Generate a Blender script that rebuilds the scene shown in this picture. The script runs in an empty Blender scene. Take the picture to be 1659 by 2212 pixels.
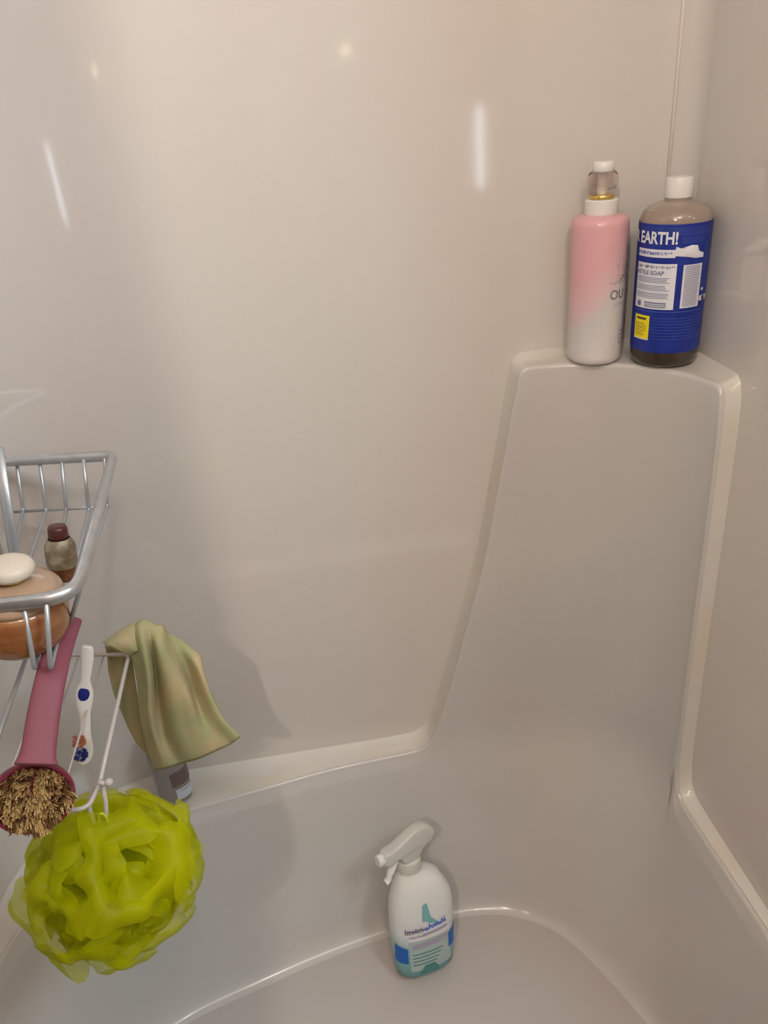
import bpy, bmesh, math, random
from mathutils import Vector, Matrix, noise
random.seed(7)
C = bpy.context.scene.collection
R = math.radians
PI = math.pi

# ------------------------------------------------------------------ camera
CAM = Vector((0, -1.1, 1.5)); FPX = 1661.0; CX, CY = 829.5, 1106.0
_p, _r, _y = R(28), R(5), R(6)
fw = Vector((math.sin(_y)*math.cos(_p), math.cos(_y)*math.cos(_p), -math.sin(_p)))
r0 = Vector((math.cos(_y), -math.sin(_y), 0)); u0 = r0.cross(fw)
RT = math.cos(_r)*r0 - math.sin(_r)*u0
UP = math.sin(_r)*r0 + math.cos(_r)*u0
cd = bpy.data.cameras.new('camera'); cam = bpy.data.objects.new('camera', cd); C.objects.link(cam)
m3 = Matrix((RT, UP, -fw)).transposed()
cam.matrix_world = Matrix.Translation(CAM) @ m3.to_4x4()
cd.sensor_fit = 'VERTICAL'; cd.sensor_height = 36.0; cd.lens = 36.0*FPX/2212.0
cd.clip_start = 0.01
bpy.context.scene.camera = cam

def ray(px, py): return fw + RT*((px-CX)/FPX) - UP*((py-CY)/FPX)
def at(px, py, x=None, y=None, z=None):
    d = ray(px, py)
    if y is not None: t = (y-CAM.y)/d.y
    elif z is not None: t = (z-CAM.z)/d.z
    else: t = (x-CAM.x)/d.x
    return CAM + d*t

# ------------------------------------------------------------------ helpers
def tag(o, label=None, cat=None, group=None, kind=None):
    if label: o['label'] = label
    if cat: o['category'] = cat
    if group: o['group'] = group
    if kind: o['kind'] = kind
    return o
def obj(name, bm, mats, parent=None, smooth=True, angle=None):
    me = bpy.data.meshes.new(name)
    bmesh.ops.recalc_face_normals(bm, faces=bm.faces)
    bm.to_mesh(me); bm.free()
    if not isinstance(mats, (list, tuple)): mats = [mats]
    for m in mats: me.materials.append(m)
    o = bpy.data.objects.new(name, me); C.objects.link(o)
    if parent: o.parent = parent
    if smooth:
        for p in me.polygons: p.use_smooth = True
        if angle is not None:
            try: me.set_sharp_from_angle(angle=R(angle))
            except Exception: pass
    return o
def thing(name, label, cat, loc=(0,0,0), rot=(0,0,0), group=None):
    o = bpy.data.objects.new(name, None); C.objects.link(o)
    o.location = loc; o.rotation_euler = rot; o.empty_display_size = .02
    return tag(o, label, cat, group)
def frames(pts):
    n = len(pts); T = []
    for i in range(n):
        a = pts[max(i-1, 0)]; b = pts[min(i+1, n-1)]
        T.append((b-a).normalized())
    ref = Vector((0,0,1)) if abs(T[0].z) < .9 else Vector((1,0,0))
    N = [(ref - T[0]*ref.dot(T[0])).normalized()]
    for i in range(1, n):
        v = N[-1] - T[i]*N[-1].dot(T[i]); N.append(v.normalized())
    return T, N
def tube(bm, pts, r, seg=10, closed=False, rb=None, up=None, mi=0):
    """round (or oval r x rb) bar along pts; up fixes the r axis"""
    pts = [Vector(p) for p in pts]; n = len(pts)
    rs = r if isinstance(r, (list, tuple)) else [r]*n
    if closed:
        T = [(pts[(i+1) % n]-pts[i-1]).normalized() for i in range(n)]
    else: T, N = frames(pts)
    if up is not None or closed:
        upv = Vector(up or (0,0,1)); N = [(upv - t*upv.dot(t)).normalized() for t in T]
    rings = []
    for i in range(n):
        B = T[i].cross(N[i]); ra = rs[i]; rbb = rb*(ra/rs[0]) if rb else ra
        rings.append([bm.verts.new(pts[i] + N[i]*(math.cos(2*PI*k/seg)*ra) + B*(math.sin(2*PI*k/seg)*rbb)) for k in range(seg)])
    for i in range(n if closed else n-1):
        a = rings[i]; b = rings[(i+1) % n]
        for k in range(seg):
            f = bm.faces.new((a[k], a[(k+1) % seg], b[(k+1) % seg], b[k])); f.material_index = mi
    if not closed:
        for rg in (rings[0], rings[-1]):
            f = bm.faces.new(rg); f.material_index = mi
    return bm
def smooth_path(pts, n=8, closed=False):
    pts = [Vector(p) for p in pts]; N = len(pts); out = []
    for i in range(N if closed else N-1):
        if closed: a, b, c, d = pts[i-1], pts[i], pts[(i+1) % N], pts[(i+2) % N]
        else: a, b, c, d = pts[max(i-1, 0)], pts[i], pts[i+1], pts[min(i+2, N-1)]
        for k in range(n):
            t = k/n
            out.append(.5*((2*b)+(c-a)*t+(2*a-5*b+4*c-d)*t*t+(3*b-a-3*c+d)*t**3))
    if not closed: out.append(pts[-1])
    return out
def round_corners(pts, rad, n=6, closed=True):
    pts = [Vector(p) for p in pts]; N = len(pts); out = []
    rads = rad if isinstance(rad, (list, tuple)) else [rad]*N
    for i in range(N):
        if not closed and i in (0, N-1): out.append(pts[i]); continue
        p = pts[i]; a = (pts[i-1]-p); b = (pts[(i+1) % N]-p); r = rads[i]
        r = min(r, a.length*.48, b.length*.48)
        A = p + a.normalized()*r; B = p + b.normalized()*r
        for k in range(n+1):
            t = k/n; out.append(A*(1-t)**2 + p*2*t*(1-t) + B*t*t)
    return out
def lathe(bm, prof, seg=40, center=(0,0,0), mi=0, sx=1, sy=1, cap=True):
    c = Vector(center); rings = []
    for r, z in prof:
        rings.append([bm.verts.new(c + Vector((math.cos(2*PI*k/seg)*r*sx, math.sin(2*PI*k/seg)*r*sy, z))) for k in range(seg)])
    for a, b in zip(rings, rings[1:]):
        for k in range(seg):
            f = bm.faces.new((a[k], a[(k+1) % seg], b[(k+1) % seg], b[k])); f.material_index = mi
    if cap:
        for rg in (rings[0], rings[-1]):
            f = bm.faces.new(rg); f.material_index = mi
    return bm
def box(bm, lo, hi, mi=0):
    v = [bm.verts.new((x, y, z)) for x in (lo[0], hi[0]) for y in (lo[1], hi[1]) for z in (lo[2], hi[2])]
    for q in ((0,1,3,2), (4,6,7,5), (0,4,5,1), (2,3,7,6), (0,2,6,4), (1,5,7,3)):
        f = bm.faces.new([v[i] for i in q]); f.material_index = mi
    return bm
def loft(bm, rows, mi=0, caps=True):
    rings = [[bm.verts.new(p) for p in row] for row in rows]; n = len(rings[0])
    for a, b in zip(rings, rings[1:]):
        for k in range(n):
            f = bm.faces.new((a[k], a[(k+1) % n], b[(k+1) % n], b[k])); f.material_index = mi
    if caps:
        bm.faces.new(rings[0]).material_index = mi; bm.faces.new(rings[-1]).material_index = mi
    return rings

# ------------------------------------------------------------------ materials
def mat(name, col, rough=.5, metal=0, spec=.5, trans=0, ior=1.45, alpha=1, coat=0, sss=0, bump=None, var=None, emis=None):
    m = bpy.data.materials.new(name); m.use_nodes = True; nt = m.node_tree; b = nt.nodes['Principled BSDF']
    b.inputs['Base Color'].default_value = (*col, 1); b.inputs['Roughness'].default_value = rough
    b.inputs['Metallic'].default_value = metal; b.inputs['Specular IOR Level'].default_value = spec
    b.inputs['Transmission Weight'].default_value = trans; b.inputs['IOR'].default_value = ior
    b.inputs['Alpha'].default_value = alpha; b.inputs['Coat Weight'].default_value = coat
    b.inputs['Coat Roughness'].default_value = .08
    if sss:
        b.inputs['Subsurface Weight'].default_value = sss; b.inputs['Subsurface Radius'].default_value = (.01, .01, .008)
    tc = nt.nodes.new('ShaderNodeTexCoord')
    if var:   # (scale, second colour, lo, hi, (stretch))
        mp = nt.nodes.new('ShaderNodeMapping'); mp.inputs['Scale'].default_value = var[4] if len(var) > 4 else (1,1,1)
        nz = nt.nodes.new('ShaderNodeTexNoise'); nz.inputs['Scale'].default_value = var[0]; nz.inputs['Detail'].default_value = 4
        mr = nt.nodes.new('ShaderNodeMapRange'); mr.inputs['From Min'].default_value = var[2]; mr.inputs['From Max'].default_value = var[3]
        mx = nt.nodes.new('ShaderNodeMix'); mx.data_type = 'RGBA'
        mx.inputs[6].default_value = (*col, 1); mx.inputs[7].default_value = (*var[1], 1)
        L = nt.links.new
        L(tc.outputs['Object'], mp.inputs['Vector']); L(mp.outputs['Vector'], nz.inputs['Vector'])
        L(nz.outputs['Fac'], mr.inputs['Value']); L(mr.outputs['Result'], mx.inputs[0]); L(mx.outputs[2], b.inputs['Base Color'])
    if bump:  # (scale, strength, distance, stretch)
        mp = nt.nodes.new('ShaderNodeMapping'); mp.inputs['Scale'].default_value = bump[3] if len(bump) > 3 else (1,1,1)
        nz = nt.nodes.new('ShaderNodeTexNoise'); nz.inputs['Scale'].default_value = bump[0]; nz.inputs['Detail'].default_value = 2
        bp = nt.nodes.new('ShaderNodeBump'); bp.inputs['Strength'].default_value = bump[1]; bp.inputs['Distance'].default_value = bump[2]
        L = nt.links.new
        L(tc.outputs['Object'], mp.inputs['Vector']); L(mp.outputs['Vector'], nz.inputs['Vector'])
        L(nz.outputs['Fac'], bp.inputs['Height']); L(bp.outputs['Normal'], b.inputs['Normal'])
    return m
M = {}
ACR = (.635, .605, .56)
M['surround'] = mat('surround acrylic', ACR, .075, spec=.6, coat=.2, var=(2.6, (.64, .565, .525), .42, .72, (1,1,.5)), bump=(2.6, .10, .010, (1.6,1.6,.4)))
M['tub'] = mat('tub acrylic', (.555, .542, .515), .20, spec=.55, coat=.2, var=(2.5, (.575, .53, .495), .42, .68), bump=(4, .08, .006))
M['ledge'] = mat('lit ledge acrylic', (.67, .64, .59), .12, spec=.6, coat=.3, var=(7, (.66, .59, .47), .5, .72))  # same acrylic, base lightened to hold the highlights of the up-facing ledge
M['tubfloor'] = mat('tub floor acrylic', (.50, .47, .44), .3, spec=.45, var=(3, (.51, .455, .425), .4, .7))
M['paint'] = mat('room paint', (.42, .38, .34), .6)
M['ceil'] = mat('ceiling paint', (.85, .83, .8), .7)
M['tile'] = mat('floor vinyl', (.26, .23, .20), .4, var=(6, (.22, .19, .16), .4, .6))
M['corner_highlight'] = mat('corner_highlight', (.80, .74, .70), .3)  # pale tone of the painted corner highlight
M['alu'] = mat('brushed aluminium', (.50, .51, .53), .34, metal=.85, var=(60, (.60, .61, .63), .3, .7))
M['coated'] = mat('grey coated wire', (.42, .44, .46), .32, metal=.5)
M['whiteplastic'] = mat('white plastic', (.78, .76, .73), .3, spec=.5)
M['pinkwhite'] = mat('warm grey coated wire', (.52, .46, .43), .35)
M['gold'] = mat('gold metal', (.80, .55, .16), .22, metal=1)
M['clear'] = mat('clear plastic', (.93, .86, .84), .06, trans=.95, ior=1.12)
M['navy'] = mat('navy print', (.012, .028, .24), .38, spec=.35, var=(45, (.02, .04, .30), .4, .65))
M['labelwhite'] = mat('label white', (.74, .74, .80), .4)
M['labelyellow'] = mat('yellow print', (.86, .70, .01), .4)
M['labelblack'] = mat('black print', (.03, .03, .05), .5)
M['labelgrey'] = mat('grey print', (.16, .17, .30), .5)
M['labelblue2'] = mat('mid blue print', (.06, .10, .42), .4)

# ------------------------------------------------------------------ setting
L = .415; SH = 1.142; FZ = .062
# back wall with large left cove and small right fillet, one swept sheet with thickness
def wall_profile(z=L):
    t = max(0, min(1, (z-.5)/.8)); t = t*t*(3-2*t); rc = .25 + .24*t; P = []
    for k in range(6): P.append((-.575, -.72 + (.72-rc)*k/6))
    for k in range(0, 25):
        a = PI - PI/2*k/24; P.append((-.575 + rc + rc*math.cos(a), -rc + rc*math.sin(a)))
    for k in range(1, 21): P.append((-.575+rc + (1.105-rc)*k/20, 0))
    for k in range(1, 13):
        a = PI/2 - PI/2*k/12; P.append((.53 + .045*math.cos(a), -.045 + .045*math.sin(a)))
    for k in range(1, 9): P.append((.575, -.045 - .705*k/8))
    return P
WP = wall_profile(L)
def sweep_wall(name, i0, i1, z0, z1, m, nz=44, th=.02):
    bm = bmesh.new(); n_ = i1-i0; rows = [[] for _ in range(n_)]; back = [[] for _ in range(n_)]
    for k in range(nz+1):
        z = z0+(z1-z0)*k/nz; prof = wall_profile(z)
        for i in range(n_):
            x, y = prof[i0+i]; a = prof[max(i0+i-1, 0)]; b = prof[min(i0+i+1, len(prof)-1)]
            t = Vector((b[0]-a[0], b[1]-a[1])).normalized(); n = Vector((-t.y, t.x))
            rows[i].append(bm.verts.new((x, y, z))); back[i].append(bm.verts.new((x+n.x*th, y+n.y*th, z)))
    for R_ in (rows, back):
        for a, b in zip(R_, R_[1:]):
            for k in range(nz): bm.faces.new((a[k], b[k], b[k+1], a[k+1]))
    for i in (0, n_-1):
        for k in range(nz): bm.faces.new((rows[i][k], rows[i][k+1], back[i][k+1], back[i][k]))
    for k in (0, nz):
        for i in range(n_-1): bm.faces.new((rows[i][k], rows[i+1][k], back[i+1][k], back[i][k]))
    return tag(obj(name, bm, m, angle=50), kind='structure')
iL = 12; iR = len(WP)-8
sweep_wall('wall_left', 0, iL, 0, 2.2, M['surround'])
sweep_wall('wall_back', iL-1, iR, 0, 2.2, M['surround'])
sweep_wall('wall_right', iR-1, len(WP), 0, 2.2, M['surround'])
def slab(name, lo, hi, m): return tag(obj(name, box(bmesh.new(), lo, hi), m, smooth=False), kind='structure')
slab('floor', (-1.8, -2.6, -.05), (1.3, .1, 0), M['tile'])
slab('ceiling', (-1.8, -2.6, 2.42), (1.3, .1, 2.47), M['ceil'])
slab('wall_alcove_left', (-.695, -.74, 0), (-.60, .02, 2.42), M['paint'])
slab('wall_alcove_right', (.60, -.74, 0), (.70, .02, 2.42), M['paint'])
slab('wall_alcove_top', (-.60, .025, 0), (.60, .08, 2.42), M['paint'])
slab('wall_far_left', (-1.8, -2.6, 0), (-1.75, .1, 2.42), M['paint'])
slab('wall_far_right', (1.2, -2.6, 0), (1.25, .1, 2.42), M['paint'])
slab('wall_front', (-1.8, -2.6, 0), (1.3, -2.55, 2.42), M['paint'])
slab('shadow_panel_1', (-1.05, -1.175, 0), (-.29, -1.14, 2.03), M['paint'])  # unseen panel, added to cast the vertical shadow edge on the back wall
bm = bmesh.new(); tube(bm, [(.551, -.0068, SH+.004), (.551, -.0068, 2.2)], .0024, 8)  # pale bead standing in for the bright highlight down the right corner
tag(obj('highlight_strip_1', bm, M['corner_highlight']), kind='structure')

# ------------------------------------------------------------------ bathtub with moulded corner column
# plan stations: (basin edge x,y), (basin floor x,y), top height
ST = [((-.562,-.45),(-.48,-.45),L), ((-.556,-.34),(-.475,-.37),L), ((-.525,-.235),(-.44,-.29),L), ((-.455,-.155),(-.37,-.237),L),
 ((-.375,-.108),(-.30,-.213),L), ((-.30,-.089),(-.235,-.196),L), ((-.162,-.070),(-.120,-.165),L), ((-.042,-.050),(0,-.142),L),
 ((.08,-.043),(.10,-.130),L), ((.138,-.042),(.150,-.127),L+.002), ((.160,-.042),(.175,-.126),.432), ((.172,-.042),(.192,-.127),.462), ((.188,-.042),(.210,-.128),.51),
 ((.215,-.042),(.225,-.130),.60), ((.243,-.042),(.25,-.134),.71), ((.267,-.042),(.27,-.139),.80), ((.296,-.042),(.29,-.147),.95),
 ((.318,-.042),(.305,-.155),1.075), ((.328,-.042),(.318,-.161),1.128), ((.334,-.042),(.325,-.166),SH), ((.37,-.046),(.345,-.178),SH), ((.42,-.057),(.37,-.20),SH),
 ((.47,-.082),(.392,-.228),SH), ((.505,-.115),(.41,-.258),SH), ((.53,-.152),(.425,-.29),SH), ((.541,-.186),(.44,-.322),SH),
 ((.545,-.206),(.448,-.345),SH), ((.546,-.214),(.452,-.355),SH-.012), ((.546,-.219),(.455,-.362),1.09), ((.5462,-.226),(.459,-.372),.50), ((.5465,-.236),(.464,-.388),.432),
 ((.547,-.252),(.468,-.405),L+.002), ((.548,-.30),(.477,-.45),L), ((.552,-.40),(.487,-.51),L), ((.556,-.50),(.492,-.56),L), ((.55,-.60),(.478,-.60),L), ((.50,-.665),(.43,-.63),L),
 ((.30,-.68),(.28,-.645),L), ((0,-.68),(0,-.645),L), ((-.32,-.68),(-.28,-.645),L), ((-.50,-.665),(-.43,-.625),L), ((-.562,-.60),(-.48,-.57),L)]
NS = 6
def interp(lst, smooth=True):
    out = []; N = len(lst)
    for i in range(N):
        a, b, c, d = lst[i-1], lst[i], lst[(i+1) % N], lst[(i+2) % N]
        for k in range(NS):
            t = k/NS
            if smooth:
                out.append(.5*((2*b)+(c-a)*t+(2*a-5*b+4*c-d)*t*t+(3*b-a-3*c+d)*t**3))
            else: out.append(b*(1-t)+c*t)
    return out
Pp = interp([Vector((*s[0], 0)) for s in ST], False); Fp = interp([Vector((*s[1], 0)) for s in ST])
Hh = interp([Vector((s[2], 0, 0)) for s in ST], False)
def relax(lst, n=2):
    for _ in range(n):
        N = len(lst); lst = [(lst[i-1]+lst[i]*2+lst[(i+1) % N])*.25 for i in range(N)]
    return lst
Pp = relax(Pp, 10); Fp = relax(Fp, 10); Hh = relax(Hh, 3)
WPv = [Vector((x, y, 0)) for x, y in WP]
def wall_near(p, nx, i):
    """point of the surround wall reached from basin edge p going outwards"""
    best = None; d = Vector((nx.x, nx.y, 0))
    for a, b in zip(WPv, WPv[1:]):
        e = b-a; den = d.x*e.y-d.y*e.x
        if abs(den) < 1e-9: continue
        t = ((a.x-p.x)*e.y-(a.y-p.y)*e.x)/den; s = ((a.x-p.x)*d.y-(a.y-p.y)*d.x)/den
        if t > 0 and -1e-6 <= s <= 1+1e-6 and (best is None or t < best): best = t
    q = p + d*best if best and best < .25 else None
    return q
tub = thing('bathtub', 'off-white acrylic bathtub basin with moulded ledge and tall corner shelf column', 'bathtub', (0,0,0))
N = len(Pp); wall_rows = []; ledge_rows = []; floor_rows = []
cx0 = Vector((.02, -.40, 0))
Wq = []
for i in range(N):
    t = (Pp[(i+1) % N]-Pp[i-1]).normalized(); n = Vector((-t.y, t.x, 0))
    if n.dot(Pp[i]-cx0) < 0: n = -n
    p = Pp[i]
    if p.y < -.55 and abs(p.x) < .50 : w = Vector((p.x, -.73, 0))
    else:
        w = wall_near(p, n, i)
        if w is None: w = Vector((p.x*1.03, -.73, 0))
    Wq.append(w)
Wq = relax(Wq, 2)
for i in range(N):
    p, h, f, w = Pp[i], Hh[i].x, Fp[i], Wq[i]
    d = (w-p); dl = d.length; d = d.normalized() if dl > 1e-6 else Vector((0,1,0))
    fr = min(.007, dl*.4)
    # ledge: from the wall to the start of the rounded lip
    rise = .012*min(1, max(0, (.6-h)/.15)) if h < .6 else 0
    led = []
    for k in range(6):
        q = w.lerp(p + d*fr, k/5); cove = .010*math.exp(-(k/5*dl)/.008)
        led.append(Vector((q.x, q.y, h + cove + (.004 if k == 0 else 0))))
    led[0] += d*.006; ledge_rows.append(led)
    wr = []
    for k in range(7):
        a = PI/2*k/6; q = p + d*fr*(1-math.sin(a)); wr.append(Vector((q.x, q.y, h - fr*(1-math.cos(a)))))
    # wall: column is vertical above the ledge, basin slopes in below it
    top = h - fr; K = 26; ff = .035
    fdir = (f-p); fl = fdir.length; fdir = fdir.normalized()
    zs = [top + (FZ+ff-top)*k/K for k in range(1, K+1)]
    zl = L + .02
    for z in zs:
        if z > zl: u = 0
        else:
            s = (zl - z)/(zl-FZ); u = s**1.05
        q = p.lerp(f, u); wr.append(Vector((q.x, q.y, z)))
    q0 = wr[-1]; tgt = f + fdir*.022
    for k in range(1, 7):
        t = k/6; mid = Vector((f.x, f.y, FZ+.003)); e = Vector((tgt.x, tgt.y, FZ))
        wr.append(q0*(1-t)**2 + mid*2*t*(1-t) + e*t*t)
    wall_rows.append(wr)
    e = wr[-1]; fl_ = []
    for k in range(13):
        t = k/12; q = e.lerp(cx0, t); fl_.append(Vector((q.x, q.y, FZ - .006*t)))
    floor_rows.append(fl_)
def grid(name, rows, m, parent, angle=None):
    bm = bmesh.new(); V = [[bm.verts.new(p) for p in r] for r in rows]; n = len(V)
    for i in range(n):
        a, b = V[i], V[(i+1) % n]
        for k in range(len(a)-1): bm.faces.new((a[k], b[k], b[k+1], a[k+1]))
    bmesh.ops.remove_doubles(bm, verts=bm.verts, dist=1e-5)
    return obj(name, bm, m, parent, angle=angle)
grid('basin_wall', wall_rows, M['tub'], tub)
grid('ledge', ledge_rows, M['ledge'], tub)
grid('basin_floor', floor_rows, M['tubfloor'], tub)
bm = bmesh.new(); box(bm, (-.5, -.745, 0), (.575, -.731, L+.005)); obj('apron', bm, M['tub'], tub, smooth=False)

# ------------------------------------------------------------------ wrapped graphics
def rect_on(bm, r, u0_, u1, z0, z1, eps, mi=0, n=None, c=(0,0)):
    """patch on a cylinder of radius r; u is an angle in degrees, measured from the side that faces the camera"""
    n = n or max(2, int(abs(u1-u0_)/4)); lo = []; hi = []
    for k in range(n+1):
        a = R(u0_ + (u1-u0_)*k/n) - PI/2
        x, y = (r+eps)*math.cos(a), (r+eps)*math.sin(a)
        lo.append(bm.verts.new((x, y, z0))); hi.append(bm.verts.new((x, y, z1)))
    for k in range(n): bm.faces.new((lo[k], lo[k+1], hi[k+1], hi[k])).material_index = mi
def text_on(bm, s, r, u_start, z, size, eps, mi=0, bold=0, sx=1.0, flat=None):
    cu = bpy.data.curves.new('t', 'FONT'); cu.body = s; cu.size = size; cu.resolution_u = 3
    if bold: cu.offset = bold
    ob = bpy.data.objects.new('t', cu); C.objects.link(ob)
    bpy.context.view_layer.update()
    me = bpy.data.meshes.new_from_object(ob.evaluated_get(bpy.context.evaluated_depsgraph_get()))
    bpy.data.objects.remove(ob)
    t = bmesh.new(); t.from_mesh(me); bmesh.ops.triangulate(t, faces=t.faces)
    if flat is None:
        for _ in range(2):
            es = [e for e in t.edges if abs(e.verts[0].co.x-e.verts[1].co.x)*sx > size*.25]
            if es: bmesh.ops.subdivide_edges(t, edges=es, cuts=1); bmesh.ops.triangulate(t, faces=t.faces)
    mp = {}
    for v in t.verts:
        if flat: mp[v] = bm.verts.new(flat(v.co.x*sx, v.co.y))
        else:
            a = R(u_start) + v.co.x*sx/r - PI/2
            mp[v] = bm.verts.new(((r+eps)*math.cos(a), (r+eps)*math.sin(a), z+v.co.y))
    for f in t.faces:
        try: bm.faces.new([mp[v] for v in f.verts]).material_index = mi
        except ValueError: pass
    t.free(); bpy.data.meshes.remove(me)

def marks_on(bm, r, u0_, u1, z, h, eps, mi=0):
    """a row of small unreadable print strokes, as blurred in the photograph"""
    u = u0_
    while u < u1:
        w_ = random.uniform(.7, 1.6); k = random.random()
        rect_on(bm, r, u, u+w_, z + (0 if k < .7 else h*.4), z + h*random.uniform(.7, 1), eps, mi, n=1)
        if k < .5: rect_on(bm, r, u, u+w_*2.2, z+h*random.choice([0, .42, .8]), z+h*random.choice([.16, .58, .96]), eps+.00005, mi, n=1)
        u += w_*random.uniform(1.8, 2.9)
# ------------------------------------------------------------------ blue soap bottle
M['soapliquid'] = mat('soap in tinted plastic', (.045, .030, .020), .15, spec=.5, coat=.4)
M['soapempty'] = mat('empty tinted plastic', (.30, .235, .19), .16, spec=.6, coat=.5, var=(14, (.38, .30, .25), .4, .7))
def blue_bottle():
    r = .046; b = thing('soap_bottle', 'navy blue labelled soap bottle with white cap, right-hand bottle on the corner shelf', 'bottle', (.5265, -.088, SH+.001), (R(0), R(0), R(-25)))
    prof = [(.030, 0), (.038, .001), (.043, .004), (.0455, .010), (r, .018), (r, .030)]
    prof += [(r, .030+.165*k/8) for k in range(1, 9)]
    bm = bmesh.new(); lathe(bm, prof, 56)
    for f in bm.faces: f.material_index = 0
    obj('body', bm, [M['soapliquid']], b, angle=60)
    bm = bmesh.new(); lathe(bm, [(r-.0001, .195), (r, .199), (.0448, .205), (.042, .211), (.036, .2165), (.028, .220), (.019, .2225), (.0165, .2235), (.0165, .2275), (.014, .2275)], 56)
    obj('shoulder', bm, [M['soapempty']], b, angle=60)
    bm = bmesh.new(); lathe(bm, [(.012, .2262), (.0172, .2264), (.0176, .228), (.0172, .2495), (.0165, .2512), (.0145, .252), (.006, .2518)], 40)
    obj('cap', bm, M['whiteplastic'], b, angle=40)
    bm = bmesh.new(); lathe(bm, [(r+.0004, .024), (r+.0006, .026), (r+.0006, .196), (r+.0004, .198)], 64, cap=False)
    lb = obj('label', bm, [M['navy']], b, angle=60)
    e = .0012; g = bmesh.new()
    mats = [M['labelwhite'], M['labelyellow'], M['labelgrey'], M['labelblue2'], M['labelblack']]
    # white torn banner, white text panel, narrow column, yellow box; angles run left to right as seen
    rect_on(g, r, -66, 2, .1555, .166, e, 0); 
    rect_on(g, r, -66, 6, .086, .1475, e, 0); rect_on(g, r, 16, 50, .0875, .1455, e, 0)
    rect_on(g, r, -62, -30, .0415, .076, e, 1)
    rect_on(g, r, -62, -30, .0415, .043, e+.0003, 0)
    # torn white patch
    pts = [(0, .158), (2, .170), (10, .1675), (26, .171), (36, .170), (40, .162), (50, .159), (50, .153), (34, .1535), (20, .156)]
    c = g.verts.new((0, 0, 0)); vs = []
    for u, z in pts:
        a = R(u)-PI/2; vs.append(g.verts.new(((r+e+.0003)*math.cos(a), (r+e+.0003)*math.sin(a), z)))
    a = R(24)-PI/2; c.co = ((r+e+.0040)*math.cos(a), (r+e+.0040)*math.sin(a), .163)
    for i in range(len(vs)): g.faces.new((c, vs[i], vs[(i+1) % len(vs)])).material_index = 0
    rect_on(g, r, 51, 74, .094, .101, e, 0); rect_on(g, r, 58, 66, .0945, .1, e+.0002, 4)
    rect_on(g, r, 54, 60, .108, .1115, e, 0)
    for k in range(26): rect_on(g, r, 52 + random.uniform(0, 1), 78 + random.uniform(-5, 6), .112+.0024*k, .1127+.0024*k, e, 3)
    for k in range(5): rect_on(g, r, -68, 84, .1845+.0021*k, .1851+.0021*k, e, 3)
    for k in range(4): rect_on(g, r, 8+random.uniform(0,3), 48, .174+.0021*k, .1746+.0021*k, e, 3)
    for k in range(8): rect_on(g, r, -24, 80-random.uniform(0, 14), .044+.0042*k, .0447+.0042*k, e, 3)
    rect_on(g, r, -60, 60, .082, .0832, e, 3)
    obj('label_graphics', g, mats, lb, smooth=True)
    g = bmesh.new()
    text_on(g, 'R EARTH!', r, -80, .1735, .0215, e+.0004, 0, bold=.0007, sx=.74)
    marks_on(g, r, -64, -4, .1590, .0045, e+.0004, 3)
    text_on(g, 'CASTILE SOAP', r, -72, .1325, .0078, e+.0004, 2, bold=.0002, sx=.95)
    marks_on(g, r, -62, 2, .1412, .0036, e+.0004, 2)
    for k in range(14): 
        if k % 5 != 4: rect_on(g, r, -62, -2-random.uniform(0, 8), .101+.0021*k, .1017+.0021*k, e+.0004, 2)
    for k in range(24): rect_on(g, r, 19, 47-random.uniform(0, 3), .090+.0023*k, .0908+.0023*k, e+.0004, 2)
    rect_on(g, r, -42, -6, .0885, .0955, e+.0004, 2); rect_on(g, r, -41, -7, .090, .0912, e+.0006, 0); rect_on(g, r, -41, -7, .0925, .0937, e+.0006, 0)
    rect_on(g, r, -58, -50, .0885, .0955, e+.0004, 2)
    rect_on(g, r, -56, -36, .070, .0725, e+.0004, 4)
    for k in range(6): rect_on(g, r, -58, -34-random.uniform(0, 5), .048+.0032*k, .0486+.0032*k, e+.0004, 4)
    obj('lettering', g, mats, lb, smooth=False)
    b.scale = (1, 1, .965)
    return b
blue_bottle()

# ------------------------------------------------------------------ pink pump bottle
def gradient_mat():
    m = mat('pink fading to frosted white', (.74, .44, .45), .32, spec=.45, coat=.15)
    nt = m.node_tree; b = nt.nodes['Principled BSDF']; L_ = nt.links.new
    tc = nt.nodes.new('ShaderNodeTexCoord'); sp = nt.nodes.new('ShaderNodeSeparateXYZ'); L_(tc.outputs['Object'], sp.inputs[0])
    nz = nt.nodes.new('ShaderNodeTexNoise'); nz.inputs['Scale'].default_value = 25; L_(tc.outputs['Object'], nz.inputs['Vector'])
    ma = nt.nodes.new('ShaderNodeMath'); ma.operation = 'MULTIPLY_ADD'; L_(sp.outputs['X'], ma.inputs[0]); ma.inputs[1].default_value = -1.0; L_(sp.outputs['Z'], ma.inputs[2])
    mb = nt.nodes.new('ShaderNodeMath'); mb.operation = 'MULTIPLY_ADD'; L_(nz.outputs['Fac'], mb.inputs[0]); mb.inputs[1].default_value = .02; L_(ma.outputs[0], mb.inputs[2])
    cr = nt.nodes.new('ShaderNodeValToRGB'); mr = nt.nodes.new('ShaderNodeMapRange'); mr.inputs['From Min'].default_value = .04; mr.inputs['From Max'].default_value = .17
    L_(mb.outputs[0], mr.inputs['Value']); L_(mr.outputs['Result'], cr.inputs['Fac'])
    e = cr.color_ramp.elements; e[0].position = 0; e[0].color = (.70, .66, .64, 1); e[1].position = 1; e[1].color = (.72, .40, .42, 1)
    x = cr.color_ramp.elements.new(.42); x.color = (.60, .58, .57, 1); x = cr.color_ramp.elements.new(.62); x.color = (.70, .50, .51, 1)
    L_(cr.outputs['Color'], b.inputs['Base Color'])
    return m
M['pinkfade'] = gradient_mat()
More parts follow.
